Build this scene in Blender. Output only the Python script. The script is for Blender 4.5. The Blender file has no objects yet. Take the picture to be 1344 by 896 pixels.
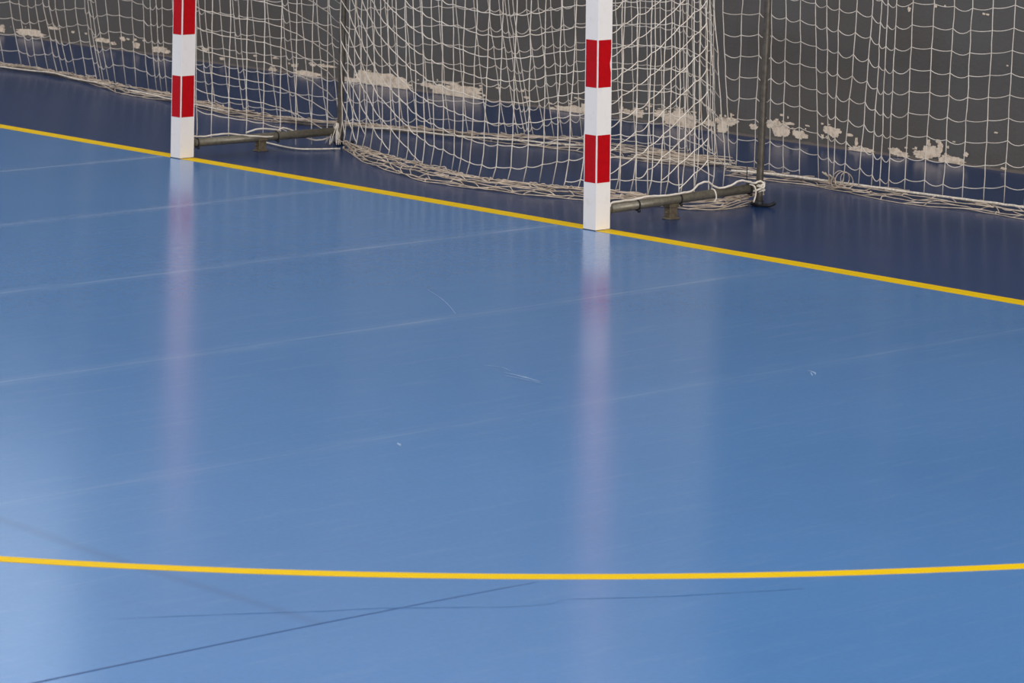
# Sports hall: handball goal on a blue court, ball-stop nets hanging in front of a grey wall with peeling paint.
# World: goal line along X (y = 0), the court is y < 0, the back wall is y = 2.74, metres throughout.
import bpy, bmesh, math, random
from mathutils import Vector, Matrix, noise
C = bpy.context.scene.collection
rnd = random.Random(7)

# ------------------------------------------------------------------ measured tables (metres)
# net strands: foot x, y, z; a point higher up x, y, z; height of the knot of the reference row
REAR = [(-1.268, 0.765, 0.04, -1.302, 0.765, 0.744, 1.142), (-1.206, 0.744, 0.04, -1.199, 0.744, 0.752, 1.083), (-1.138, 0.73, 0.04, -1.13, 0.73, 0.757, 1.019), (-1.069, 0.718, 0.04, -1.062,
    0.718, 0.762, 0.962), (-1.001, 0.706, 0.04, -1, 0.706, 0.766, 0.906), (-0.882, 0.663, 0.04, -0.894, 0.663, 0.775, 0.855), (-0.805, 0.664, 0.04, -0.843, 0.664, 0.779, 0.801), (-0.71, 0.642,
    0.04, -0.758, 0.642, 0.785, 0.765), (-0.568, 0.588, 0.04, -0.628, 0.588, 0.796, 0.733), (-0.452, 0.549, 0.04, -0.506, 0.549, 0.806, 0.708), (-0.383, 0.545, 0.04, -0.434, 0.545, 0.811,
    0.675), (-0.294, 0.521, 0.04, -0.336, 0.521, 0.818, 0.661), (-0.245, 0.537, 0.04, -0.286, 0.537, 0.821, 0.639), (-0.174, 0.537, 0.04, -0.206, 0.537, 0.826, 0.627), (-0.096, 0.546, 0.04,
    -0.137, 0.546, 0.83, 0.611), (-0.012, 0.519, 0.04, -0.012, 0.519, 0.84, 0.606), (0.095, 0.479, 0.04, 0.13, 0.479, 0.851, 0.601), (0.194, 0.474, 0.04, 0.228, 0.474, 0.857, 0.599), (0.274,
    0.489, 0.04, 0.309, 0.489, 0.862, 0.597), (0.378, 0.492, 0.04, 0.404, 0.492, 0.868, 0.604), (0.444, 0.531, 0.04, 0.46, 0.531, 0.87, 0.613), (0.491, 0.588, 0.04, 0.495, 0.588, 0.869, 0.621),
    (0.607, 0.567, 0.04, 0.627, 0.567, 0.879, 0.646), (0.679, 0.573, 0.04, 0.726, 0.573, 0.885, 0.664), (0.759, 0.591, 0.04, 0.805, 0.591, 0.889, 0.68), (0.841, 0.611, 0.04, 0.892, 0.611, 0.894,
    0.688), (0.923, 0.671, 0.04, 0.943, 0.671, 0.895, 0.691), (0.985, 0.707, 0.04, 1.006, 0.707, 0.897, 0.694), (1.109, 0.701, 0.04, 1.12, 0.701, 0.905, 0.701), (1.194, 0.726, 0.04, 1.202,
    0.726, 0.909, 0.706), (1.237, 0.778, 0.04, 1.247, 0.778, 0.909, 0.693), (1.166, 0.927, 0.04, 1.171, 0.927, 0.897, 0.648), (1.179, 1.022, 0.04, 1.129, 1.022, 0.89, 0.596), (1.156, 1.114,
    0.04, 1.056, 1.114, 0.881, 0.539)]
SIDE_NEAR = [(1.5, 0.089, 0.112, 1.5, 0.092, 0.959, 0.716), (1.5, 0.162, 0.144, 1.5, 0.17, 0.955, 0.747), (1.5, 0.258, 0.133, 1.5, 0.253, 0.951, 0.788), (1.5, 0.324, 0.111, 1.5, 0.336,
    0.947, 0.821), (1.5, 0.399, 0.104, 1.5, 0.42, 0.943, 0.868), (1.5, 0.506, 0.095, 1.5, 0.502, 0.939, 0.924), (1.5, 0.596, 0.094, 1.5, 0.586, 0.935, 0.981), (1.5, 0.682, 0.086, 1.5, 0.66,
    0.931, 1.031)]
SIDE_FAR = [(-1.54, 0.083, 0.081, -1.54, 0.067, 0.762, 0.33), (-1.54, 0.168, 0.079, -1.54, 0.163, 0.757, 0.299), (-1.54, 0.271, 0.078, -1.54, 0.269, 0.752, 0.273), (-1.54, 0.376, 0.078,
    -1.54, 0.372, 0.747, 0.255), (-1.54, 0.477, 0.074, -1.54, 0.475, 0.742, 0.233), (-1.54, 0.579, 0.047, -1.54, 0.579, 0.737, 0.203), (-1.54, 0.677, 0.01, -1.54, 0.673, 0.733, 0.167), (-1.54,
    0.776, -0.006, -1.54, 0.772, 0.728, 0.118), (-1.54, 0.871, -0.013, -1.54, 0.866, 0.723, 0.064), (-1.54, 0.952, -0.012, -1.54, 0.945, 0.72, -0)]
SAFE_L = [(-5.879, 1.447, 0.03, -6, 1.447, 0.405, 0.405), (-5.789, 1.487, 0.03, -5.908, 1.487, 0.409, 0.405), (-5.66, 1.503, 0.03, -5.777, 1.503, 0.417, 0.408), (-5.517, 1.536, 0.03, -5.654,
    1.536, 0.423, 0.415), (-5.417, 1.536, 0.03, -5.554, 1.536, 0.43, 0.406), (-5.341, 1.535, 0.03, -5.453, 1.535, 0.436, 0.405), (-5.218, 1.533, 0.03, -5.366, 1.533, 0.442, 0.415), (-5.105,
    1.524, 0.03, -5.262, 1.524, 0.449, 0.434), (-5.028, 1.517, 0.03, -5.191, 1.517, 0.454, 0.419), (-4.96, 1.511, 0.03, -5.114, 1.511, 0.46, 0.409), (-4.867, 1.504, 0.03, -5.014, 1.504, 0.466,
    0.412), (-4.741, 1.493, 0.03, -4.865, 1.493, 0.477, 0.434), (-4.622, 1.486, 0.03, -4.752, 1.486, 0.484, 0.438), (-4.578, 1.486, 0.03, -4.723, 1.486, 0.486, 0.421), (-4.55, 1.486, 0.03,
    -4.687, 1.486, 0.489, 0.396), (-4.492, 1.486, 0.03, -4.637, 1.486, 0.492, 0.406), (-4.421, 1.485, 0.03, -4.528, 1.485, 0.499, 0.418), (-4.31, 1.482, 0.03, -4.389, 1.482, 0.508, 0.423),
    (-4.187, 1.47, 0.03, -4.23, 1.47, 0.519, 0.419), (-4.042, 1.457, 0.03, -4.099, 1.457, 0.528, 0.41), (-3.945, 1.447, 0.03, -4.015, 1.447, 0.534, 0.401), (-3.89, 1.442, 0.03, -3.946, 1.442,
    0.539, 0.413), (-3.826, 1.436, 0.03, -3.876, 1.436, 0.544, 0.407), (-3.607, 1.395, 0.03, -3.713, 1.395, 0.557, 0.416), (-3.419, 1.353, 0.03, -3.524, 1.353, 0.571, 0.425), (-3.234, 1.312,
    0.03, -3.338, 1.312, 0.585, 0.43), (-3.148, 1.293, 0.03, -3.252, 1.293, 0.591, 0.435), (-2.936, 1.246, 0.03, -3.039, 1.246, 0.608, 0.445), (-2.812, 1.243, 0.03, -2.914, 1.243, 0.616, 0.443),
    (-2.761, 1.242, 0.03, -2.862, 1.242, 0.619, 0.44), (-2.63, 1.239, 0.03, -2.731, 1.239, 0.628, 0.442), (-2.487, 1.235, 0.03, -2.586, 1.235, 0.638, 0.445), (-2.346, 1.232, 0.03, -2.444, 1.232,
    0.647, 0.451), (-2.29, 1.231, 0.03, -2.388, 1.231, 0.651, 0.449), (-2.182, 1.236, 0.03, -2.279, 1.236, 0.658, 0.451), (-2.073, 1.254, 0.03, -2.169, 1.254, 0.664, 0.45), (-1.982, 1.27, 0.03,
    -2.077, 1.27, 0.669, 0.449), (-1.905, 1.302, 0.03, -2.001, 1.302, 0.672, 0.445), (-1.832, 1.337, 0.03, -1.929, 1.337, 0.675, 0.449), (-1.76, 1.372, 0.03, -1.857, 1.372, 0.678, 0.453),
    (-1.678, 1.405, 0.03, -1.776, 1.405, 0.682, 0.458), (-1.64, 1.421, 0.03, -1.739, 1.421, 0.684, 0.461), (-1.563, 1.452, 0.03, -1.663, 1.452, 0.687, 0.465), (-1.476, 1.479, 0.03, -1.576,
    1.479, 0.692, 0.47), (-1.34, 1.491, 0.03, -1.442, 1.491, 0.7, 0.478), (-1.239, 1.528, 0.03, -1.341, 1.528, 0.705, 0.481), (-1.158, 1.599, 0.03, -1.286, 1.599, 0.705, 0.476), (-1.091, 1.658,
    0.03, -1.241, 1.658, 0.705, 0.472), (-1.046, 1.699, 0.03, -1.204, 1.699, 0.705, 0.468), (-1.02, 1.722, 0.03, -1.183, 1.722, 0.706, 0.453), (-1.004, 1.736, 0.03, -1.169, 1.736, 0.706, 0.448),
    (-0.988, 1.75, 0.03, -1.155, 1.75, 0.706, 0.452), (-0.932, 1.784, 0.03, -1.086, 1.784, 0.709, 0.471), (-0.891, 1.806, 0.03, -1.015, 1.806, 0.712, 0.484), (-0.849, 1.828, 0.03, -0.944, 1.828,
    0.716, 0.492), (-0.802, 1.854, 0.03, -0.878, 1.854, 0.719, 0.5), (-0.752, 1.876, 0.03, -0.808, 1.876, 0.723, 0.508), (-0.645, 1.868, 0.03, -0.692, 1.868, 0.731, 0.521), (-0.532, 1.86, 0.03,
    -0.577, 1.86, 0.738, 0.529), (-0.42, 1.852, 0.03, -0.463, 1.852, 0.746, 0.531), (-0.3, 1.845, 0.03, -0.34, 1.845, 0.755, 0.533), (-0.181, 1.839, 0.03, -0.219, 1.839, 0.763, 0.537), (-0.075,
    1.833, 0.03, -0.11, 1.833, 0.77, 0.544), (0.012, 1.848, 0.03, -0.02, 1.848, 0.775, 0.548), (0.063, 1.856, 0.03, 0.032, 1.856, 0.778, 0.543), (0.086, 1.86, 0.03, 0.056, 1.86, 0.78, 0.532),
    (0.118, 1.866, 0.03, 0.088, 1.866, 0.781, 0.516), (0.164, 1.873, 0.03, 0.136, 1.873, 0.784, 0.493), (0.2, 1.88, 0.03, 0.172, 1.88, 0.786, 0.468), (0.223, 1.883, 0.03, 0.197, 1.883, 0.788,
    0.451), (0.246, 1.887, 0.03, 0.22, 1.887, 0.789, 0.434)]
SAFE_R = [(0.529, 1.721, 0.03, 0.463, 1.721, 0.813, 0.755), (0.562, 1.73, 0.03, 0.597, 1.73, 0.821, 0.754), (0.687, 1.732, 0.03, 0.716, 1.732, 0.829, 0.764), (0.789, 1.732, 0.03, 0.797,
    1.732, 0.834, 0.765), (0.884, 1.73, 0.03, 0.895, 1.73, 0.841, 0.759), (0.998, 1.729, 0.03, 0.994, 1.729, 0.847, 0.752), (1.16, 1.695, 0.03, 1.124, 1.695, 0.857, 0.742), (1.258, 1.665, 0.03,
    1.229, 1.665, 0.865, 0.74), (1.288, 1.662, 0.03, 1.321, 1.662, 0.872, 0.733), (1.347, 1.669, 0.03, 1.43, 1.669, 0.878, 0.727), (1.435, 1.68, 0.03, 1.521, 1.68, 0.884, 0.713), (1.508, 1.69,
    0.03, 1.565, 1.69, 0.886, 0.685), (1.558, 1.695, 0.03, 1.597, 1.695, 0.888, 0.675), (1.607, 1.7, 0.03, 1.649, 1.7, 0.891, 0.674), (1.7, 1.709, 0.03, 1.748, 1.709, 0.897, 0.685), (1.813,
    1.719, 0.03, 1.869, 1.719, 0.905, 0.688), (1.919, 1.729, 0.03, 1.983, 1.729, 0.911, 0.682), (2.03, 1.74, 0.03, 2.085, 1.74, 0.918, 0.68), (2.149, 1.751, 0.03, 2.2, 1.751, 0.925, 0.689),
    (2.262, 1.761, 0.03, 2.324, 1.761, 0.932, 0.709), (2.373, 1.772, 0.03, 2.435, 1.772, 0.939, 0.706), (2.483, 1.784, 0.03, 2.545, 1.784, 0.945, 0.703), (2.596, 1.797, 0.03, 2.657, 1.797,
    0.952, 0.699), (2.7, 1.808, 0.03, 2.761, 1.808, 0.958, 0.696), (2.811, 1.821, 0.03, 2.871, 1.821, 0.965, 0.693)]
B_REAR = [(-1.33, 0.814, -1.259, 0.76), (-0.867, 0.582, -0.993, 0.7), (-0.583, 0.481, -0.641, 0.617), (-0.061, 0.348, -0.192, 0.54), (0.235, 0.38, 0.237, 0.467), (0.606, 0.433, 0.491,
    0.529), (0.844, 0.527, 0.74, 0.589), (1.016, 0.544, 0.927, 0.618), (1.154, 0.635, 1.195, 0.67), (1.378, 0.682, 1.379, 0.703), (1.474, 0.798, 1.415, 0.899), (1.426, 1.039, 1.372, 1.08)]
B_SAFE_L = [(-6.123, 1.55, -5.939, 1.44), (-5.849, 1.598, -5.707, 1.511), (-5.333, 1.597, -5.268, 1.556), (-4.654, 1.482, -4.694, 1.506), (-4.099, 1.327, -4.302, 1.459), (-3.603, 1.323,
    -3.725, 1.404), (-2.856, 1.19, -2.93, 1.241), (-2.499, 1.185, -2.537, 1.212), (-2.261, 1.26, -2.213, 1.224), (-2.062, 1.345, -1.986, 1.288), (-1.823, 1.428, -1.773, 1.39), (-1.543, 1.511,
    -1.519, 1.491), (-1.342, 1.551, -1.292, 1.511), (-1.046, 1.562, -1.145, 1.642), (-0.756, 1.571, -0.972, 1.752), (-0.472, 1.63, -0.777, 1.891), (-0.105, 1.61, -0.393, 1.863), (0.142, 1.638,
    -0.112, 1.867), (0.414, 1.88, 0.364, 1.886)]
B_SAFE_R = [(0.658, 1.561, 0.451, 1.764), (0.794, 1.557, 0.567, 1.771), (0.889, 1.589, 0.706, 1.764), (1.121, 1.662, 1.023, 1.758), (1.3, 1.634, 1.263, 1.671), (1.649, 1.579, 1.49, 1.741),
    (1.913, 1.553, 1.727, 1.746), (2.31, 1.622, 2.17, 1.774), (2.514, 1.614, 2.348, 1.799), (2.963, 1.628, 2.796, 1.823)]
ROPE_L = [(-5.949, 1.446, 0.02), (-5.241, 1.54, 0.02), (-4.213, 1.401, 0.02), (-3.58, 1.306, 0.02), (-2.889, 1.213, 0.02), (-2.558, 1.227, 0.02), (-2.156, 1.281, 0.02), (-1.666, 1.407,
    0.02), (-1.164, 1.508, 0.02), (-0.823, 1.627, 0.02), (-0.464, 1.723, 0.02), (0.021, 1.747, 0.02), (0.467, 1.789, 0.02)]
ROPE_R = [(0.688, 1.582, 0.03), (0.839, 1.637, 0.03), (1.111, 1.671, 0.03), (1.255, 1.679, 0.03), (1.537, 1.693, 0.03), (1.772, 1.699, 0.03), (2.212, 1.729, 0.03), (2.405, 1.736, 0.03),
    (2.849, 1.762, 0.03)]
ROPE_B = [(-1.741, 0.621, 0.01), (-1.407, 0.59, 0.01), (-1.273, 0.757, 0.01)]
PATCH = [(-7.707, 0.038, 0.038, 0.02), (-7.373, 0.036, 0.159, 0.02), (-7.076, 0.088, 0.065, 0.007), (-6.837, 0.08, 0.018, 0.007), (-6.683, 0.081, 0.014, 0.005), (-6.484, 0.051, 0.088,
    0.012), (-6.36, 0.041, 0.031, 0.007), (-6.255, 0.078, 0.03, 0.012), (-6.194, 0.082, 0.017, 0.005), (-6.107, 0.084, 0.017, 0.007), (-6.097, 0.046, 0.039, 0.014), (-6.012, 0.086, 0.013,
    0.007), (-5.821, 0.038, 0.093, 0.016), (-5.327, 0.08, 0.033, 0.009), (-5.146, 0.037, 0.025, 0.007), (-4.587, 0.083, 0.032, 0.004), (-4.8, 0.082, 0.02, 0.005), (-4.616, 0.007, 0.039, 0.011),
    (-4.251, 0.002, 0.115, 0.015), (-4.391, 0.054, 0.039, 0.007), (-4.207, 0.073, 0.031, 0.007), (-4.062, 0.076, 0.09, 0.006), (-3.725, 0.049, 0.059, 0.02), (-3.563, 0.044, 0.217, 0.031),
    (-3.432, 0.033, 0.158, 0.03), (-3.504, -0.009, 0.252, 0.016), (-3.835, -0.01, 0.082, 0.012), (-3.111, 0.046, 0.05, 0.011), (-2.97, 0.031, 0.105, 0.022), (-2.789, 0.012, 0.165, 0.03),
    (-2.887, 0.073, 0.083, 0.007), (-2.692, -0.006, 0.082, 0.013), (-2.659, 0.057, 0.048, 0.007), (-2.463, 0.08, 0.017, 0.004), (-2.249, 0.083, 0.017, 0.005), (-2.208, 0.049, 0.026, 0.006),
    (-1.893, -0.004, 0.083, 0.013), (-1.797, -0.012, 0.077, 0.017), (-1.773, 0.082, 0.029, 0.004), (-1.727, 0.036, 0.019, 0.018), (-1.984, 0.001, 0.026, 0.006), (-1.369, 0.047, 0.031, 0.01),
    (-1.276, 0.047, 0.049, 0.018), (-1.419, 0.042, 0.013, 0.009), (-1.185, 0.091, 0.024, 0.004), (-1.093, 0.055, 0.054, 0.016), (-0.99, 0.04, 0.078, 0.028), (-0.9, 0.04, 0.089, 0.032), (-0.882,
    0.002, 0.048, 0.02), (-0.949, 0.08, 0.036, 0.014), (-0.835, 0.09, 0.023, 0.004), (-0.716, 0.041, 0.047, 0.01), (-0.576, 0.061, 0.076, 0.022), (-0.61, 0.026, 0.041, 0.028), (-0.547, 0.099,
    0.008, 0.01), (-0.629, 0.088, 0.009, 0.006), (-0.379, 0.055, 0.028, 0.012), (-0.243, 0.08, 0.04, 0.017), (-0.18, 0.066, 0.056, 0.031), (-0.113, 0.095, 0.039, 0.006), (-0.164, 0.134, 0.014,
    0.005), (-0.146, 0.049, 0.039, 0.018), (-0.023, 0.045, 0.042, 0.018), (-0.073, 0.052, 0.011, 0.012), (0.021, 0.096, 0.016, 0.004), (0.197, 0.089, 0.06, 0.015), (0.214, 0.071, 0.033, 0.014),
    (0.132, 0.052, 0.011, 0.01), (0.165, 0.051, 0.011, 0.006), (0.328, 0.078, 0.022, 0.006), (0.375, 0.048, 0.011, 0.019), (0.41, 0.01, 0.08, 0.011), (0.323, 0.078, 0.013, 0.005), (0.649, 0.025,
    0.037, 0.015), (0.702, 0.015, 0.042, 0.01), (0.842, 0.029, 0.068, 0.018), (0.904, 0.053, 0.057, 0.023), (0.955, 0.077, 0.016, 0.022), (0.873, 0.091, 0.013, 0.012), (0.94, 0.105, 0.018,
    0.008), (1.033, 0.021, 0.081, 0.015), (1.002, 0.029, 0.036, 0.013), (1.127, 0.058, 0.015, 0.01), (1.374, 0.015, 0.018, 0.005), (0.735, 0.736, 0.01, 0.01), (0.916, 0.763, 0.008, 0.006),
    (0.978, 0.768, 0.005, 0.005), (1.237, 0.748, 0.01, 0.004), (1.262, 0.746, 0.01, 0.004), (1.394, 0.51, 0.007, 0.003), (1.323, 0.182, 0.012, 0.003), (0.79, 0.057, 0.008, 0.006), (1.047, 0.112,
    0.01, 0.003), (1.006, 0.082, 0.008, 0.005), (0.722, 0.051, 0.011, 0.004)]
CAM = [(12.5881, -9.6173, 2.14767), (0.69385, 0.720042, 0.010579), (0.019155, -0.03314, 0.999267), (0.719865, -0.693139, -0.036787), 120.83, -0.258778, -0.727429]
WORLD, LAMP, EXPO, WINDOW, SIDE = .49, 252, 0.0, 0.8, 1850


# ------------------------------------------------------------------ materials
def mat(name, color, rough=.6, metal=0., spec=.5):
    m = bpy.data.materials.new(name); m.use_nodes = True
    b = m.node_tree.nodes['Principled BSDF']
    b.inputs['Base Color'].default_value = (*color, 1); b.inputs['Roughness'].default_value = rough
    b.inputs['Metallic'].default_value = metal; b.inputs['Specular IOR Level'].default_value = spec
    return m
class NT:
    def __init__(s, m): s.t = m.node_tree; s.b = s.t.nodes['Principled BSDF']
    def n(s, typ, **k):
        x = s.t.nodes.new(typ)
        for a, v in k.items(): setattr(x, a, v)
        return x
    def l(s, a, b): s.t.links.new(a, b)
    def math(s, op, a, b=None, c=None, clamp=False):
        x = s.n('ShaderNodeMath', operation=op, use_clamp=clamp)
        for i, v in enumerate((a, b, c)):
            if v is None: continue
            if isinstance(v, (int, float)): x.inputs[i].default_value = v
            else: s.l(v, x.inputs[i])
        return x.outputs[0]
    def mix(s, f, a, b):
        x = s.n('ShaderNodeMix', data_type='RGBA')
        for sock, v in ((x.inputs[0], f), (x.inputs[6], a), (x.inputs[7], b)):
            if isinstance(v, (int, float)): sock.default_value = v
            elif isinstance(v, tuple): sock.default_value = (*v, 1)
            else: s.l(v, sock)
        return x.outputs[2]
    def noise(s, vec, scale, detail=4, rough=.55, stretch=None):
        if stretch:
            mp = s.n('ShaderNodeMapping'); mp.inputs['Scale'].default_value = stretch; s.l(vec, mp.inputs[0]); vec = mp.outputs[0]
        x = s.n('ShaderNodeTexNoise'); x.inputs['Scale'].default_value = scale
        x.inputs['Detail'].default_value = detail; x.inputs['Roughness'].default_value = rough
        s.l(vec, x.inputs['Vector']); return x.outputs['Fac']
    def ramp(s, f, lo, hi):
        x = s.n('ShaderNodeMapRange'); x.inputs[1].default_value = lo; x.inputs[2].default_value = hi; s.l(f, x.inputs[0]); return x.outputs[0]
    def pos(s): return s.n('ShaderNodeNewGeometry').outputs['Position']

def floor_material():
    m = mat('sports_floor', (.1, .2, .45), FLOOR_ROUGH); t = NT(m); p = t.pos()
    sep = t.n('ShaderNodeSeparateXYZ'); t.l(p, sep.inputs[0]); X, Y = sep.outputs[0], sep.outputs[1]
    n1 = t.noise(p, .55, 3); n2 = t.noise(p, 9, 5, .7); n3 = t.noise(p, 60, 3, .6)
    light = t.mix(t.ramp(n1, .3, .7), COURT_A, COURT_B)
    # fine scuffing drawn out along the play direction
    sc = t.ramp(t.noise(p, 3.0, 6, .75, (6, .8, 1)), .52, .85)
    light = t.mix(t.math('MULTIPLY', sc, .16), light, (.30, .40, .58))
    sc2 = t.ramp(t.noise(p, 2.2, 6, .7, (1.2, 3.5, 1)), .55, .8)
    light = t.mix(t.math('MULTIPLY', sc2, .13), light, (.07, .15, .34))
    dark = t.mix(t.ramp(n1, .3, .7), SURR_A, SURR_B)
    sd = t.ramp(n2, .5, .85)
    dark = t.mix(t.math('MULTIPLY', sd, .12), dark, (.06, .09, .2))
    # court / surround border under the goal line
    col = t.mix(t.math('GREATER_THAN', Y, 0.0), light, dark)
    # rolls of flooring 1.5 m wide: worn pale joints every 1.5 m across the goal line
    wob = t.math('MULTIPLY', t.math('SUBTRACT', t.noise(p, .5, 2), .5), .05)
    k = t.math('ADD', t.math('ADD', X, 1.55 + 30 + .75), wob)
    d = t.math('ABSOLUTE', t.math('SUBTRACT', t.math('MODULO', k, 1.495), .75))
    line = t.math('SUBTRACT', 1.0, t.math('DIVIDE', d, .012), clamp=True)
    halo = t.math('SUBTRACT', 1.0, t.math('DIVIDE', d, .09), clamp=True)
    brk = t.ramp(t.noise(p, 2.6, 5, .75, (9, .9, 1)), .36, .66)
    near = t.math('LESS_THAN', X, 5.0)
    fade = t.ramp(X, 5.0, -1.0)
    fade.node.clamp = True
    amt = t.math('ADD', t.math('MULTIPLY', line, .6), t.math('MULTIPLY', halo, .42))
    amt = t.math('MULTIPLY', t.math('MULTIPLY', amt, brk), t.math('ADD', t.math('MULTIPLY', fade, .85), .15))
    amt = t.math('MULTIPLY', amt, t.math('MULTIPLY', near, t.math('LESS_THAN', Y, 0.0)))
    col = t.mix(amt, col, (.36, .45, .6))
    # grime along the cross joint of the rolls
    d2 = t.math('ABSOLUTE', t.math('ADD', t.math('ADD', Y, 4.67), t.math('MULTIPLY', t.math('SUBTRACT', t.noise(p, 1.1, 2), .5), .04)))
    g = t.math('SUBTRACT', 1.0, t.math('DIVIDE', d2, .035), clamp=True)
    g = t.math('MULTIPLY', t.math('MULTIPLY', g, .3), t.math('LESS_THAN', X, 5.92))
    col = t.mix(g, col, (.04, .09, .2))
    # grain of the vinyl
    gr = t.ramp(n3, .3, .7)
    col = t.mix(t.math('MULTIPLY', gr, .10), col, (.02, .05, .12))
    t.l(col, t.b.inputs['Base Color']); t.l(t.math('SUBTRACT', .68, t.math('MULTIPLY', t.math('GREATER_THAN', Y, 0.0), .56)), t.b.inputs['Specular IOR Level'])
    r = t.math('ADD', t.math('MULTIPLY', t.math('SUBTRACT', n2, .5), .06), FLOOR_ROUGH)
    r = t.math('ADD', r, t.math('MULTIPLY', t.math('GREATER_THAN', Y, 0.0), .045))
    t.l(r, t.b.inputs['Roughness'])
    bp = t.n('ShaderNodeBump'); bp.inputs['Strength'].default_value = .03; bp.inputs['Distance'].default_value = .002
    t.l(t.noise(p, 240, 2), bp.inputs['Height']); t.l(bp.outputs[0], t.b.inputs['Normal'])
    return m
def wall_material():
    m = mat('hall_wall_paint', WALL_DARK, .55, spec=.3); t = NT(m); p = t.pos()
    sep = t.n('ShaderNodeSeparateXYZ'); t.l(p, sep.inputs[0]); Z = sep.outputs[2]
    n1 = t.noise(p, 1.3, 5, .6); n2 = t.noise(p, 35, 4, .6)
    c = t.mix(t.ramp(n1, .35, .7), WALL_DARK, (.122, .118, .116))
    c = t.mix(t.math('MULTIPLY', t.ramp(n2, .5, .8), .25), c, (.1, .09, .085))
    # brownish run marks
    st = t.ramp(t.noise(p, 5, 4, .6, (9, 9, .6)), .6, .85)
    c = t.mix(t.math('MULTIPLY', st, .4), c, (.05, .038, .03))
    # worn edge at the foot of the wall
    e = t.math('LESS_THAN', Z, t.math('ADD', .004, t.math('MULTIPLY', n2, .018)))
    c = t.mix(t.math('MULTIPLY', e, .75), c, (.2, .165, .14))
    c = t.mix(t.math('MULTIPLY', t.math('GREATER_THAN', Z, PALE_Z), t.math('LESS_THAN', sep.outputs[0], -.6)), c, WALL_PALE)  # unseen pale upper-left wall, shaped to lighten the floor's reflection on that side
    t.l(c, t.b.inputs['Base Color'])
    bp = t.n('ShaderNodeBump'); bp.inputs['Strength'].default_value = .15; bp.inputs['Distance'].default_value = .01
    t.l(t.noise(p, 60, 3), bp.inputs['Height']); t.l(bp.outputs[0], t.b.inputs['Normal'])
    return m
def speckled(name, a, b, scale, rough, lo=.35, hi=.65, bump=.1, spec=.5, metal=0., stretch=None):
    m = mat(name, a, rough, metal, spec); t = NT(m)
    n = t.noise(t.pos(), scale, 5, .65, stretch)
    t.l(t.mix(t.ramp(n, lo, hi), a, b), t.b.inputs['Base Color'])
    if bump:
        bp = t.n('ShaderNodeBump'); bp.inputs['Strength'].default_value = bump; bp.inputs['Distance'].default_value = .002
        t.l(n, bp.inputs['Height']); t.l(bp.outputs[0], t.b.inputs['Normal'])
    return m
FLOOR_ROUGH = .18
COURT_A, COURT_B = (.054, .184, .425), (.067, .206, .46)
SURR_A, SURR_B = (.010, .034, .108), (.015, .041, .122)
WALL_DARK, WALL_PALE, PALE_Z = (.104, .091, .081), (.5, .48, .46), 2.75
M_FLOOR, M_WALL = floor_material(), wall_material()
M_PLASTER = speckled('bare_plaster', (.84, .70, .56), (.42, .32, .23), 30, .85, .45, .75, .3, .2)
M_PALE = mat('pale_wall_paint', WALL_PALE, .8)
M_SKYGLASS = mat('daylit_glass', (.6, .65, .7), .2)
M_SKYGLASS.node_tree.nodes['Principled BSDF'].inputs['Emission Color'].default_value = (.85, .92, 1, 1)
M_SKYGLASS.node_tree.nodes['Principled BSDF'].inputs['Emission Strength'].default_value = WINDOW
M_CEIL = mat('ceiling_paint', (.6, .6, .6), .9)
M_WHITE = speckled('white_post_paint', (.84, .78, .73), (.70, .63, .57), 22, .35, .55, .95, .03)
M_RED = speckled('red_tape', (.50, .000, .004), (.42, .000, .003), 40, .5, .4, .7, .0, .2)
M_STEEL = speckled('dull_steel', (.125, .105, .082), (.06, .05, .04), 40, .42, .4, .7, .1, metal=.35)
M_PIPE = speckled('galvanised_pipe', (.20, .175, .13), (.10, .088, .065), 55, .4, .4, .75, .1, metal=.3)
M_BRASS = speckled('worn_brass', (.17, .13, .08), (.09, .07, .045), 60, .5, metal=.3)
M_RUBBER = mat('black_rubber', (.008, .008, .01), .6)
M_CORD = speckled('net_cord', (.80, .72, .62), (.60, .51, .42), 14, .85, .4, .7, .0, .2)
M_CORD2 = speckled('ball_stop_cord', (.70, .63, .555), (.52, .45, .38), 9, .85, .4, .7, .0, .2)
M_HEAP = speckled('dusty_cord', (.62, .51, .41), (.32, .25, .19), 20, .9, .35, .7, .0, .2)
M_ROPE = speckled('twisted_rope', (.78, .70, .60), (.48, .41, .34), 90, .85, .4, .65, .3, .2)
M_YELLOW = speckled('yellow_line_paint', (.76, .49, .0), (.69, .43, .0), 10, .5, .3, .8, .0, .12)

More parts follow.
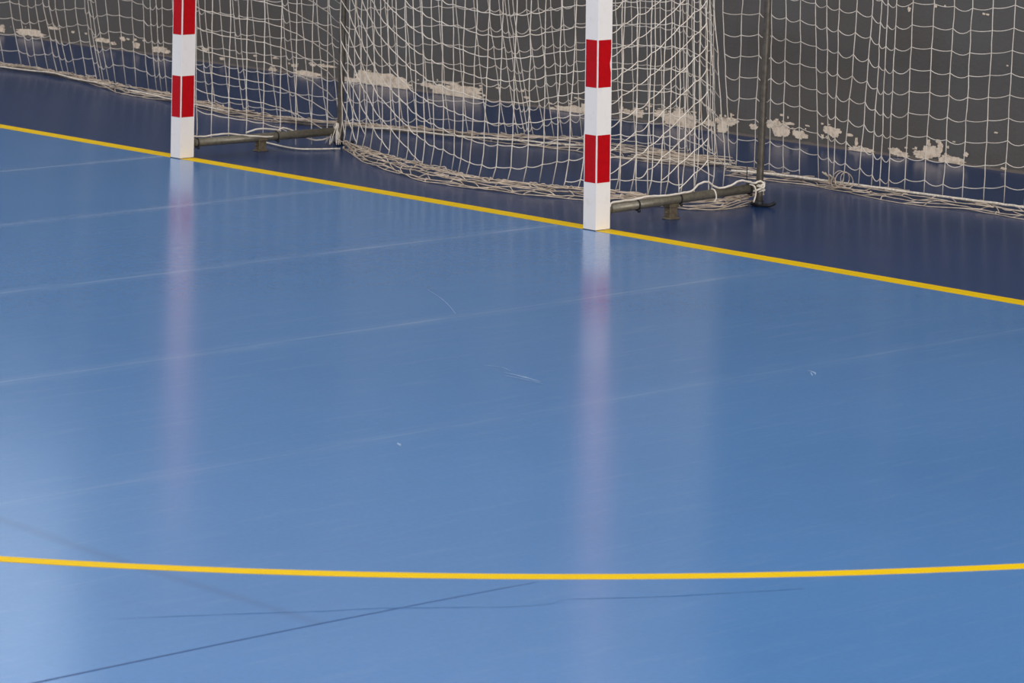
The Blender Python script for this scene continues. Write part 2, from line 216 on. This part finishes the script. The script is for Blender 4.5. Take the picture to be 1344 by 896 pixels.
# ------------------------------------------------------------------ mesh helpers
class MB:
    def __init__(s): s.v = []; s.f = []; s.m = []
    def add(s, vs, fs, mi=0):
        o = len(s.v); s.v += [tuple(v) for v in vs]; s.f += [tuple(i+o for i in f) for f in fs]; s.m += [mi]*len(fs)
    def box(s, a, b, mi=0):
        x0, y0, z0 = a; x1, y1, z1 = b
        s.add([(x0,y0,z0),(x1,y0,z0),(x1,y1,z0),(x0,y1,z0),(x0,y0,z1),(x1,y0,z1),(x1,y1,z1),(x0,y1,z1)],
              [(0,3,2,1),(4,5,6,7),(0,1,5,4),(1,2,6,5),(2,3,7,6),(3,0,4,7)], mi)
    def tube(s, pts, r, n=5, mi=0, cap=True):
        pts = [Vector(p) for p in pts]; k = len(pts)
        if k < 2: return
        vs = []; fs = []
        prev = None
        for i, p in enumerate(pts):
            t = (pts[min(i+1, k-1)] - pts[max(i-1, 0)])
            if t.length < 1e-7: t = Vector((0, 0, 1))
            t.normalize()
            if prev is None:
                a = Vector((0, 0, 1)) if abs(t.z) < .9 else Vector((1, 0, 0))
                u = t.cross(a).normalized()
            else:
                u = (prev - t*prev.dot(t))
                u = u.normalized() if u.length > 1e-6 else t.orthogonal().normalized()
            prev = u; w = t.cross(u)
            for j in range(n):
                a = 2*math.pi*j/n; vs.append(p + u*(r*math.cos(a)) + w*(r*math.sin(a)))
        for i in range(k-1):
            for j in range(n):
                j2 = (j+1) % n; fs.append((i*n+j, i*n+j2, (i+1)*n+j2, (i+1)*n+j))
        if cap: fs += [tuple(range(n-1, -1, -1)), tuple((k-1)*n+j for j in range(n))]
        s.add(vs, fs, mi)
    def blob(s, c, r, mi=0):      # a small knot
        x, y, z = c
        s.add([(x+r,y,z),(x-r,y,z),(x,y+r,z),(x,y-r,z),(x,y,z+r),(x,y,z-r)],
              [(0,2,4),(2,1,4),(1,3,4),(3,0,4),(2,0,5),(1,2,5),(3,1,5),(0,3,5)], mi)
    def build(s, name, mats, parent=None, smooth=False):
        me = bpy.data.meshes.new(name); me.from_pydata(s.v, [], s.f)
        for m in (mats if isinstance(mats, (list, tuple)) else [mats]): me.materials.append(m)
        me.polygons.foreach_set('material_index', s.m)
        if smooth: me.polygons.foreach_set('use_smooth', [True]*len(s.f))
        me.update()
        o = bpy.data.objects.new(name, me); C.objects.link(o)
        if parent:
            o.parent = parent
            o.matrix_parent_inverse = Matrix.Translation(parent.location).inverted()
        return o
def tag(o, label=None, cat=None, group=None, kind=None):
    if label: o['label'] = label
    if cat: o['category'] = cat
    if group: o['group'] = group
    if kind: o['kind'] = kind
    return o
def thing(name, label, cat, loc, group=None):
    o = bpy.data.objects.new(name, None); C.objects.link(o); o.location = loc; o.empty_display_size = .1
    return tag(o, label, cat, group)
def bevel(o, w, seg=2):
    m = o.modifiers.new('bevel', 'BEVEL'); m.width = w; m.segments = seg; m.limit_method = 'ANGLE'
def smooth_path(pts, sub=6):
    pts = [Vector(p) for p in pts]; out = []
    for i in range(len(pts)-1):
        a = pts[max(i-1, 0)]; b = pts[i]; c = pts[i+1]; d = pts[min(i+2, len(pts)-1)]
        for k in range(sub):
            t = k/sub
            out.append(.5*((2*b) + (c-a)*t + (2*a-5*b+4*c-d)*t*t + (3*b-a-3*c+d)*t**3))
    return out + [pts[-1]]

# ------------------------------------------------------------------ the setting
f = MB(); f.add([(-22,-16,0),(20,-16,0),(20,2.8,0),(-22,2.8,0)], [(0,1,2,3)])
tag(f.build('floor', M_FLOOR), 'blue vinyl sports floor, light blue court and navy surround', kind='structure')

def flake(mb, cx, cz, hw, hh, y, seed, mi=1):
    """a ragged island of bare plaster, 1.5 mm proud of nothing but the paint it has lost"""
    n = 40; vs = []
    for i in range(n):
        a = 2*math.pi*i/n
        q = Vector((math.cos(a)*1.3, math.sin(a)*1.3, seed*3.7))
        k = 1.05 + .42*noise.noise(q*1.1) + .30*noise.noise(q*2.7) + .22*noise.noise(q*6.5)
        sq = 1/max(abs(math.cos(a)), abs(math.sin(a)))**.35
        vs.append((cx + hw*k*sq*math.cos(a), y, max(cz + hh*k*sq*math.sin(a), .002)))
    vs.append((cx, y, max(cz, .003)))
    mb.add(vs, [(i, (i+1) % n, n) for i in range(n)], mi)
w = MB()
w.box((-22, 2.74, -.01), (20, 3.0, 8.0), 0)
for i, (cx, cz, hw, hh) in enumerate(PATCH):
    cz = max(cz, hh*.9 + .002)
    flake(w, cx, cz, hw*1.0, hh*1.12, 2.7388 - .00003*i, i)
    for k in range(2 if hw > .03 else 0):      # crumbs beside the larger islands
        flake(w, cx + rnd.uniform(-1.5, 1.5)*hw, cz + rnd.uniform(.7, 2.0)*hh, rnd.uniform(.004, .012), rnd.uniform(.002, .006), 2.7350 - .00002*(i*2+k), i*5+k)
wo = w.build('wall_back', [M_WALL, M_PLASTER])
tag(wo, 'dark grey painted wall with peeling beige patches along its foot', kind='structure')
for nm, a, b, m in (('wall_left', (-22.2,-16,0), (-22,3,8), M_PALE),):
    q = MB(); q.box(a, b); tag(q.build(nm, m), kind='structure')
q = MB(); q.box((-22.2,-16,8), (20,3,8.2)); tag(q.build('ceiling', M_CEIL), kind='structure')

# high window band in the back wall, far left
def window(n, x0, x1, z0, z1):
    mb = MB(); mb.box((x0, 2.72, z0), (x1, 2.735, z1), 0); 
    for k in range(5):
        x = x0 + (x1-x0)*k/4; mb.box((x-.04, 2.69, z0-.04), (x+.04, 2.738, z1+.04), 1)
    for z in (z0, z1): mb.box((x0, 2.69, z-.04), (x1, 2.738, z+.04), 1)
    tag(mb.build('window_%d' % n, [M_SKYGLASS, M_PALE]), kind='structure')
window(1, -17, -6.6, 3.1, 5.4)

# painted lines, 1 mm of paint
def line_strip(name, inner, outer, label):
    mb = MB(); n = len(inner); h = .001
    vs = [(x, y, h) for x, y in inner] + [(x, y, h) for x, y in outer] + [(x, y, 0.0002) for x, y in inner] + [(x, y, .0002) for x, y in outer]
    fs = []
    for i in range(n-1):
        fs += [(i, n+i, n+i+1, i+1), (i, i+1, 2*n+i+1, 2*n+i), (n+i+1, n+i, 3*n+i, 3*n+i+1)]
    mb.add(vs, fs); return tag(mb.build(name, M_YELLOW), label, kind='structure')
xs = [-12 + i for i in range(29)]
line_strip('floor_marking', [(x, -.04) for x in xs], [(x, .04) for x in xs], 'straight yellow goal line running under both posts')
def arc(r):
    out = [(1.5 + r*math.cos(a), .04 + r*math.sin(a)) for a in [math.radians(v*1.5) for v in range(0, -61, -1)]]
    return out + [(-1.5 + r*math.cos(a), .04 + r*math.sin(a)) for a in [math.radians(-90 - v*1.5) for v in range(0, 61)]]
line_strip('floor_marking', arc(5.95), arc(6.0), 'curved yellow goal area line sweeping across the near court')
# dark open joint in the vinyl near the camera
g = MB(); pts = [(5.90,-5.6),(5.902,-5.40),(5.906,-5.05),(5.914,-4.71),(5.93,-4.35),(5.948,-4.08),(5.952,-4.02)]
top = smooth_path([(x, y, 0.0006) for x, y in pts], 4); n = len(top); vs = []; 
for i, q in enumerate(top):
    wd = .0045*(1 - .85*(i/(n-1))); vs += [(q.x-wd, q.y, .0006), (q.x+wd, q.y, .0006)]
g.add(vs, [(2*i, 2*i+1, 2*i+3, 2*i+2) for i in range(n-1)])
tag(g.build('floor_joint', mat('joint_dirt', (.018, .055, .17), .5)), 'dark open joint between two rolls of flooring', kind='structure')
# scuffs: thin pale shoe marks
g = MB()
def scuff(a, b, w, bow=.02):
    a = Vector(a); b = Vector(b); d = (b-a); nrm = Vector((-d.y, d.x)).normalized(); n = 14; vs = []
    for i in range(n+1):
        t = i/n; c = a + d*t + nrm*(bow*math.sin(math.pi*t)); ww = w*math.sin(math.pi*t)**.6*(.5+rnd.random()) + .0003
        vs += [(c.x+nrm.x*ww, c.y+nrm.y*ww, .0007), (c.x-nrm.x*ww, c.y-nrm.y*ww, .0007)]
    g.add(vs, [(2*i, 2*i+2, 2*i+3, 2*i+1) for i in range(n)])
scuff((3.76,-2.33), (3.97,-2.345), .0035, .006); scuff((3.80,-2.36), (4.0,-2.36), .0025, .004)
scuff((2.30,-1.50), (2.785,-1.753), .0009, .012)
scuff((4.39,-1.545), (4.464,-1.582), .003, .01); scuff((4.42,-1.56), (4.47,-1.60), .002, .0)
scuff((4.41,-3.27), (4.45,-3.29), .004, .0); scuff((3.62,-2.30), (3.76,-2.30), .0012, .02)
tag(g.build('floor_scuff', mat('scuff', (.26, .37, .56), .45)), 'pale shoe scuffs on the light blue court', kind='structure')

g = MB()
for path in ([(5.556,-5.001), (5.701,-4.774), (5.823,-4.594), (5.897,-4.468), (6.013,-4.326), (6.105,-4.211), (6.146,-4.1)], [(6.12,-4.09), (6.256,-3.899), (6.353,-3.733), (6.446,-3.561)]):
    p = smooth_path([(x, y, 0) for x, y in path], 6); n = len(p); vs = []
    for i, q in enumerate(p):
        ww = .0025*math.sin(math.pi*(i+.3)/(n-.4))**.5*(.5+rnd.random()); vs += [(q.x-ww, q.y, .0007), (q.x+ww, q.y, .0007)]
    g.add(vs, [(2*i, 2*i+1, 2*i+3, 2*i+2) for i in range(n-1)])
tag(g.build('floor_scuff', mat('dark_scuff', (.05, .16, .37), .4)), 'faint dark scuff line beside the curved yellow line', kind='structure')

# ------------------------------------------------------------------ nets
def interp_strip(tab, t):
    n = len(tab)-1; i = min(int(t*n), n-1); u = t*n - i
    return [a + (b-a)*u for a, b in zip(tab[i], tab[i+1])]
def net_sheet(name, strands, mat_, parent, r, step=.1, ztop=2.0, bend=None, L=.106, jit=.004, seed=1, top_pull=None, slack=.5):
    """square-mesh sheet: one strand per entry, knots every step along it, cross cords sagging between"""
    rr = random.Random(seed); mb = MB(); cols = []
    zk0 = [s[6] for s in strands]
    for si, s in enumerate(strands):
        B = Vector(s[:3]); T = Vector(s[3:6])
        def at(z, B=B, T=T):
            u = (z-B.z)/(T.z-B.z)
            if u > 1: u = 1 + (u-1)*.25          # above the measured part the strand runs nearly plumb
            q = B + (T-B)*u; q.z = z
            if bend and z < bend[0]:
                k = (1 - z/bend[0])**2; q.x -= bend[1]*k; q.y -= bend[2]*k
            if top_pull: q = top_pull(q, z)
            return q
        col = {}
        zr = s[6]; zb = max(B.z, .004)
        k = math.ceil((zb + .02 - zr)/step)
        while zr + k*step < ztop - .01:
            z = zr + k*step + rr.uniform(-jit, jit)*.7
            q = at(z); q.x += rr.uniform(-jit, jit); q.y += rr.uniform(-jit, jit)*.7
            col[k] = q; k += 1
        cols.append(col)
        ks = sorted(col); path = [at(zb)]
        first = True
        for a in ks:
            q = col[a]
            if not first:
                p = path[-1]; mid = (p+q)/2 + Vector((rr.uniform(-1, 1), rr.uniform(-1, 1), 0))*jit*.5
                path.append(mid)
            path.append(q); first = False
        path.append(at(ztop))
        mb.tube(path, r, 5)
        for a in ks: mb.blob(col[a], r*1.75)
    for i in range(len(cols)-1):
        for k, a in cols[i].items():
            b = cols[i+1].get(k)
            if b is None: continue
            d = (b-a).length
            Lx = max(L, d*1.015)
            sag = min(math.sqrt(max(.375*d*(Lx-d), 0)), .028)*slack*rr.uniform(.7, 1.15)
            swing = rr.uniform(-.4, .4)*sag
            n = 5; path = []
            for j in range(n+1):
                t = j/n; q = a + (b-a)*t; h = 4*t*(1-t); q.z -= sag*h; q.y += swing*h
                path.append(q)
            mb.tube(path, r*.95, 5, cap=False)
    return mb.build(name, mat_, parent, smooth=True)
def net_heap(name, tab, mat_, parent, lines, cell, r, hump, seed, wob=.012):
    """the foot of a net lying gathered on the floor: long slack cords laced into flattened diamonds"""
    rr = random.Random(seed); mb = MB()
    n = len(tab)-1; dense = []
    N = n*24
    for i in range(N+1): dense.append(interp_strip(tab, i/N))
    L = [0]
    for i in range(N): L.append(L[-1] + math.hypot(dense[i+1][0]-dense[i][0], dense[i+1][1]-dense[i][1]))
    def at(d, v):
        lo = 0
        import bisect
        lo = min(max(bisect.bisect(L, d)-1, 0), N-1); u = (d-L[lo])/max(L[lo+1]-L[lo], 1e-6); u = min(max(u, 0), 1)
        a = [p+(q-p)*u for p, q in zip(dense[lo], dense[lo+1])]
        return Vector((a[0]+(a[2]-a[0])*v, a[1]+(a[3]-a[1])*v, r + hump*math.sin(math.pi*min(max(v, 0), 1)*.72)))
    rows = []
    nk = int(L[-1]/cell)
    for li in range(lines):
        v0 = li/(lines-1); row = []
        ph = 0 if li % 2 == 0 else .5
        for k in range(nk+1):
            d = (k+ph)*cell*1.0 + rr.uniform(-.2, .2)*cell
            v = v0 + .35/lines*noise.noise(Vector((d*3, li*5.1, seed)))*2 + rr.uniform(-.35, .35)/lines
            v = min(max(v, -.05), 1.08)
            q = at(min(d, L[-1]), v); q.z = max(q.z + rr.uniform(-.5, .5)*wob, r)
            row.append(q)
        rows.append(row)
    for li, row in enumerate(rows):
        p = smooth_path(row, 3)
        for i, q in enumerate(p):
            q.z = max(q.z + .004*noise.noise(Vector((i*.7, li*3, seed))), r)
        mb.tube(p, r, 5)
    for li in range(lines-1):
        a, b = rows[li], rows[li+1]
        for k in range(nk):
            e = b[k] if rr.random() < .5 else b[min(k+1, nk)]
            m = (a[k]+e)/2; m.z += rr.uniform(.0, .012); m.x += rr.uniform(-.015, .015); m.y += rr.uniform(-.01, .01)
            mb.tube(smooth_path([a[k], m, e], 3), r*.9, 5, cap=False)
    # loose loops standing out of the heap
    for k in range(int(L[-1]*5)):
        d = rr.uniform(0, L[-1]); v = rr.uniform(.1, 1); c = at(d, v); s = rr.uniform(.02, .05); a0 = rr.uniform(0, 6.28); sweep = rr.uniform(2.2, 4.5)
        pts = []
        for j in range(9):
            a = a0 + sweep*j/8; pts.append(Vector((c.x + s*1.5*math.cos(a), c.y + s*.7*math.sin(a), max(c.z + rr.uniform(-.003, .006) + .006, r))))
        mb.tube(pts, r, 5)
    return mb.build(name, mat_, parent, smooth=True)
def rope(name, pts, r, m, parent, seed=0, wob=.004, n=7, sub=8):
    p = smooth_path(pts, sub)
    for i, q in enumerate(p):
        q.y += wob*noise.noise(Vector((i*.33, seed, 0))); q.z = max(q.z + wob*.6*noise.noise(Vector((i*.4, seed, 9))), r)
    mb = MB(); mb.tube(p, r, n); return mb.build(name, m, parent, smooth=True)

# ball-stop nets hanging behind the goal
sn = thing('safety_net', 'long off-white ball-stop net behind the goal, running off the left edge', 'net', (-2.7, 1.5, 0), 'ball-stop nets in front of the grey wall')
net_sheet('netting', SAFE_L, M_CORD2, sn, .0021, .095, 3.0, L=.108, jit=.003, slack=.75, seed=11, bend=(.3, -.02, 0))
net_heap('gathered_hem', B_SAFE_L, M_HEAP, sn, 7, .16, .0026, .03, 3)
rope('hem_rope', ROPE_L, .0045, M_ROPE, sn, 1, .012)
mb = MB()
for i in range(7):      # slack end of the hem, folded back on itself
    y0 = 1.66 + .03*i; e = .30 + .05*math.sin(i*2.1); w_ = .012 + .008*(i % 3); z_ = .006 + .005*(i % 4)
    mb.tube(smooth_path([(-.15, y0-w_, z_), (e*.5, y0-w_*1.6, z_+.01), (e, y0-w_, z_+.012), (e+.05, y0+.004, z_+.008), (e, y0+w_*1.4, z_), (e*.4, y0+w_*1.2, z_+.006), (-.1, y0+w_, z_)], 5), .0028, 5)
mb.build('hem_fold', M_HEAP, sn, smooth=True)
sn2 = thing('safety_net', 'off-white ball-stop net with one loose fold, right of the goal', 'net', (1.7, 1.7, 0), 'ball-stop nets in front of the grey wall')
net_sheet('netting', SAFE_R, M_CORD2, sn2, .0022, .1, 3.0, L=.118, jit=.003, slack=.75, seed=12)
net_heap('gathered_hem', B_SAFE_R, M_HEAP, sn2, 6, .13, .0024, .02, 5, .008)
rope('hem_rope', ROPE_R, .006, M_ROPE, sn2, 2)
# the knotted ring where the hem is tied
mb = MB(); 
for s in range(3):
    c = Vector((1.32 + .03*s, 1.66, .03)); mb.tube([c + Vector((.036*math.cos(a)*(1-.2*s), .02*math.sin(a*1.0+s), .02 + .036*math.sin(a))) for a in [i*math.pi/8 for i in range(17)]], .0022, 5)
for s in range(5):
    c = Vector((1.27, 1.655, .02)); a = s*1.3; mb.tube([c, c + Vector((.02*math.cos(a), .015, .03)), c + Vector((.045*math.cos(a), .02*math.sin(a), .045*abs(math.sin(a*2))+.01))], .004, 5)
mb.build('tie_knot', M_HEAP, sn2, smooth=True)

# ------------------------------------------------------------------ handball goal
goal = thing('handball_goal', 'handball goal with red and white striped posts standing on the yellow line', 'goal', (0, 0, 0))
HW = .04
def post(xc):
    mb = MB(); mb.box((xc-HW, -HW, 0.0), (xc+HW, HW, 2.0), 0)
    e = .0006
    for k in (1, 3, 5, 7):
        z0, z1 = k*.2, k*.2+.2
        if z1 > 1.75: z1 = 1.72 if z0 < 1.7 else z1
        g0, g1 = .0045, .0045
        for nx, ny in ((0,-1), (1,0), (0,1), (-1,0)):
            tx, ty = -ny, nx
            nseg = 10; A = []; Bv = []
            for j in range(nseg+1):
                z = z0 + (z1-z0)*j/nseg
                w1 = HW - g0 - rnd.random()*.0007; w2 = HW - g1 - rnd.random()*.0007
                if xc > 0 and nx == 1 and k == 3 and j in (4, 5, 6): w2 -= (.004, .006, .002)[j-4]
                A.append((xc + nx*(HW+e) - tx*w1, ny*(HW+e) - ty*w1, z)); Bv.append((xc + nx*(HW+e) + tx*w2, ny*(HW+e) + ty*w2, z))
            mb.add(A + Bv, [(j, nseg+1+j, nseg+2+j, j+1) for j in range(nseg)], 1)
    # dark foot gasket
    mb.box((xc-HW-.0008, -HW-.0008, 0), (xc+HW+.0008, HW+.0008, .003), 2)
    o = mb.build('post', [M_WHITE, M_RED, M_RUBBER], goal)
    return o
tag(post(1.54)); tag(post(-1.54))
mb = MB(); mb.box((-1.58, -HW, 2.0), (1.58, HW, 2.08), 0)
for k in range(-7, 8):
    if k % 2 == 0: continue
    x0 = k*.2 - .1; x1 = x0 + .2
    for (a, b) in (((x0, -HW-.0006, 2.005), (x1, -HW, 2.075)), ((x0, -HW+.005, 2.08), (x1, HW-.005, 2.0806)), ((x0, -HW+.005, 1.9994), (x1, HW-.005, 2.0))): mb.box(a, b, 1)
for sx in (-1, 1):
    x0, x1 = sorted((sx*1.3, sx*1.581)); mb.box((x0, -HW-.0006, 2.005), (x1, -HW, 2.075), 1)
mb.build('crossbar', [M_WHITE, M_RED], goal)
def goal_frame(side, rear, lean, barz):
    """rear pole curving into the top stay, ground bar, its bracket, ties and rubber foot"""
    x0 = side*1.545
    mb = MB(); mb.tube(smooth_path([(rear[0], rear[1], .012), (rear[0]+lean*.5, rear[1], .5), (rear[0]+lean, rear[1], .95), (rear[0]+lean*1.3, rear[1]-.02, 1.6), (x0, rear[1]-.09, 1.92), (x0, rear[1]-.26, 2.03), (x0, .3, 2.04), (x0, HW, 2.04)], 7), .0165, 14)
    mb.build('rear_pole', M_STEEL, goal, smooth=True)
    mb = MB(); mb.tube([(x0, HW, barz[0]), (x0+(rear[0]-x0)*.5, rear[1]*.5, (barz[0]+barz[1])/2), (rear[0], rear[1]-.012, barz[1])], .0205, 16)
    for t in (.0, .985):   # sleeve collars
        a = Vector((x0, HW, barz[0])).lerp(Vector((rear[0], rear[1]-.012, barz[1])), t); b = Vector((x0, HW, barz[0])).lerp(Vector((rear[0], rear[1]-.012, barz[1])), t+.03)
        mb.tube([a, b], .0225, 16)
    mb.build('ground_bar', M_PIPE, goal, smooth=True)
    # bracket: clamp plate, stem and foot
    by_ = .445; bx = x0 + (rear[0]-x0)*.47; mb = MB()
    mb.box((bx-.018, by_-.022, .004), (bx+.018, by_+.022, .062)); mb.box((bx-.026, by_-.03, 0), (bx+.026, by_+.03, .006)); mb.box((bx-.024, by_-.028, .052), (bx+.024, by_+.028, .066))
    mb.tube([(bx, by_-.034, .03), (bx, by_+.034, .03)], .005, 8)
    o = mb.build('bracket', M_BRASS, goal); bevel(o, .002)
    for t in TIES[side]:
        c = Vector((x0, HW, barz[0])).lerp(Vector((rear[0], rear[1], barz[1])), t); mb = MB()
        ring = [c + Vector((.0225*math.cos(a), 0, .0225*math.sin(a))) for a in [i*math.pi/10 for i in range(21)]]
        mb.tube(ring, .0035, 6); mb.box((c.x+.012, c.y-.005, c.z-.030), (c.x+.020, c.y+.005, c.z-.018))
        if t > .9: mb.tube([c + Vector((-.01, 0, .02)), c + Vector((-.012, .0, .06)), c + Vector((-.013, .002, .095))], .0022, 5)
        mb.build('cable_tie', M_RUBBER, goal, smooth=True)
    mb = MB()
    mb.tube(smooth_path([(rear[0]-.045, rear[1], .009), (rear[0], rear[1], .008), (rear[0]+.045, rear[1]+.01, .008), (rear[0]+.062, rear[1]+.022, .013), (rear[0]+.072, rear[1]+.03, .022)], 4), .0085, 10)
    mb.tube([(rear[0], rear[1], .0), (rear[0], rear[1], .028)], .022, 14)
    mb.build('rubber_foot', M_RUBBER, goal, smooth=True)
TIES = {1: (.20, .47, .93), -1: (.05, .57)}
goal_frame(1, (1.486, 1.0), .045, (.080, .085))
goal_frame(-1, (-1.477, .905), .012, (.066, .068))

# nets tied into the goal
def pull_to_bar(y_top, z1=2.0):
    def fn(q, z):
        if z > 1.1:
            k = ((z-1.1)/(z1-1.1))**1.3; q.y += (y_top - q.y)*k*.8
        return q
    return fn
net_sheet('rear_net', REAR, M_CORD, goal, .0024, .1, 2.0, bend=(.17, .022, .022), L=.107, jit=.0035, slack=.35, seed=21, top_pull=pull_to_bar(.55))
net_sheet('side_net', SIDE_NEAR, M_CORD, goal, .0023, .1, 1.98, L=.104, jit=.004, seed=22)
net_sheet('side_net', SIDE_FAR, M_CORD, goal, .0024, .1, 1.98, L=.106, jit=.003, seed=23)
net_heap('net_heap', B_REAR, M_HEAP, goal, 9, .11, .0028, .038, 8, .014)
rope('floor_cord', ROPE_B, .004, M_ROPE, goal, 5)
# white lacing along the near ground bar: lies on top, wraps over and hangs in small loops
lace = [(1.556,.05,.04),(1.56,.055,.085),(1.55,.08,.106),(1.545,.2,.107),(1.54,.3,.112),(1.535,.40,.106),(1.53,.5,.108),(1.526,.56,.112),(1.522,.60,.135),(1.52,.655,.142),(1.517,.70,.118),(1.515,.74,.107),(1.515,.80,.113),(1.51,.86,.128),(1.505,.92,.118),(1.50,.96,.108),(1.505,.99,.115),(1.515,1.005,.10),(1.517,.99,.085),(1.51,.94,.075)]
rope('lacing_cord', lace, .0045, M_CORD, goal, 3, .003)
for (y, z1, dx) in ((.93, .03, .03), (.70, .05, .02), (.05, .035, .02)):      # cord ends hanging from the bar
    mb = MB(); mb.tube(smooth_path([(1.50, y, .105), (1.50+dx, y, .10), (1.505+dx, y+.005, .07), (1.50+dx, y-.004, z1)], 4), .0035, 6)
    mb.build('cord_end', M_CORD, goal, smooth=True)
pts = []
for k in range(40):     # cord wound round the foot of the near rear pole
    a = k*.75; pts.append((1.486+(.022+.006*math.sin(k*1.7))*math.cos(a), 1.0+(.022+.006*math.cos(k*1.3))*math.sin(a), .085+.018*math.sin(k*.9)+.008*math.sin(k*2.3)))
pts += [(1.50, .97, .095), (1.53, .985, .088)]
mb = MB(); mb.tube(smooth_path(pts, 3), .0033, 6); mb.build('lacing_knot', M_CORD, goal, smooth=True)
# far bar lacing
lace = [(-1.53,.06,.10),(-1.535,.12,.094),(-1.53,.25,.098),(-1.52,.33,.086),(-1.49,.40,.078),(-1.49,.5,.07),(-1.52,.56,.095),(-1.525,.6,.10),(-1.52,.68,.07),(-1.50,.73,.04),(-1.49,.8,.03),(-1.49,.87,.05),(-1.48,.9,.09)]
rope('lacing_cord', lace, .0042, M_CORD, goal, 6, .003)
lace = [(-1.49,.34,.10),(-1.495,.42,.112),(-1.50,.5,.104),(-1.505,.56,.092)]
rope('lacing_cord', lace, .0042, M_CORD, goal, 7, .002)
pts = []
for k in range(7):      # net gathered to the foot of the far rear pole, cords splaying down to the floor and back
    a = k*2.4; rr_ = .03 + .045*((k*7) % 5)/5
    pts += [(-1.475+.008*math.cos(a), .885, .105+.004*math.sin(a)), (-1.468+.5*rr_*math.cos(a), .87+.4*rr_*math.sin(a), .06), (-1.45+rr_*math.cos(a)*1.2, .85+.5*rr_*math.sin(a), .008)]
mb = MB(); mb.tube(smooth_path(pts, 4), .0023, 6); mb.build('lacing_knot', M_CORD, goal, smooth=True)

# ------------------------------------------------------------------ light
world = bpy.data.worlds.new('hall'); bpy.context.scene.world = world; world.use_nodes = True
world.node_tree.nodes['Background'].inputs[0].default_value = (1.0, .985, .96, 1)
world.node_tree.nodes['Background'].inputs[1].default_value = WORLD
def lamp(loc, size, power, col=(1, .97, .93), rot=(0, 0, 0)):
    l = bpy.data.lights.new('hall_light', 'AREA'); l.shape = 'RECTANGLE'; l.size, l.size_y = size; l.energy = power; l.color = col
    o = bpy.data.objects.new('hall_light', l); C.objects.link(o); o.location = loc; o.rotation_euler = rot
    o['label'] = 'hall light panel'; return o
for x, k in ((-12, 1.3), (-4, 1.15), (4, .8), (12, .7)):
    for y in (-10, -3.5): lamp((x, y, 7.8), (4.0, .8), LAMP*k)

lamp((19.5, -4, 4.5), (3.5, 12), SIDE, (1, .98, .95), (0, math.radians(90), 0))      # added unseen light, standing in for side windows, brightens right-facing post sides

# ------------------------------------------------------------------ camera
cd = bpy.data.cameras.new('camera'); cam = bpy.data.objects.new('camera', cd); C.objects.link(cam)
c, r, u, b = [Vector(v) for v in CAM[:4]]
cam.matrix_world = Matrix(((r.x, u.x, b.x, c.x), (r.y, u.y, b.y, c.y), (r.z, u.z, b.z, c.z), (0, 0, 0, 1)))
cd.sensor_width = 36; cd.lens = CAM[4]; cd.shift_x = CAM[5]; cd.shift_y = CAM[6]
cd.clip_start = .1; cd.clip_end = 200
cd.dof.use_dof = True; cd.dof.focus_distance = 14.0; cd.dof.aperture_fstop = 11
sc = bpy.context.scene; sc.camera = cam
sc.view_settings.view_transform = 'Standard'; sc.view_settings.look = 'None'; sc.view_settings.gamma = 1; sc.view_settings.use_curve_mapping = False
sc.view_settings.exposure = EXPO
sc.cycles.max_bounces = 6
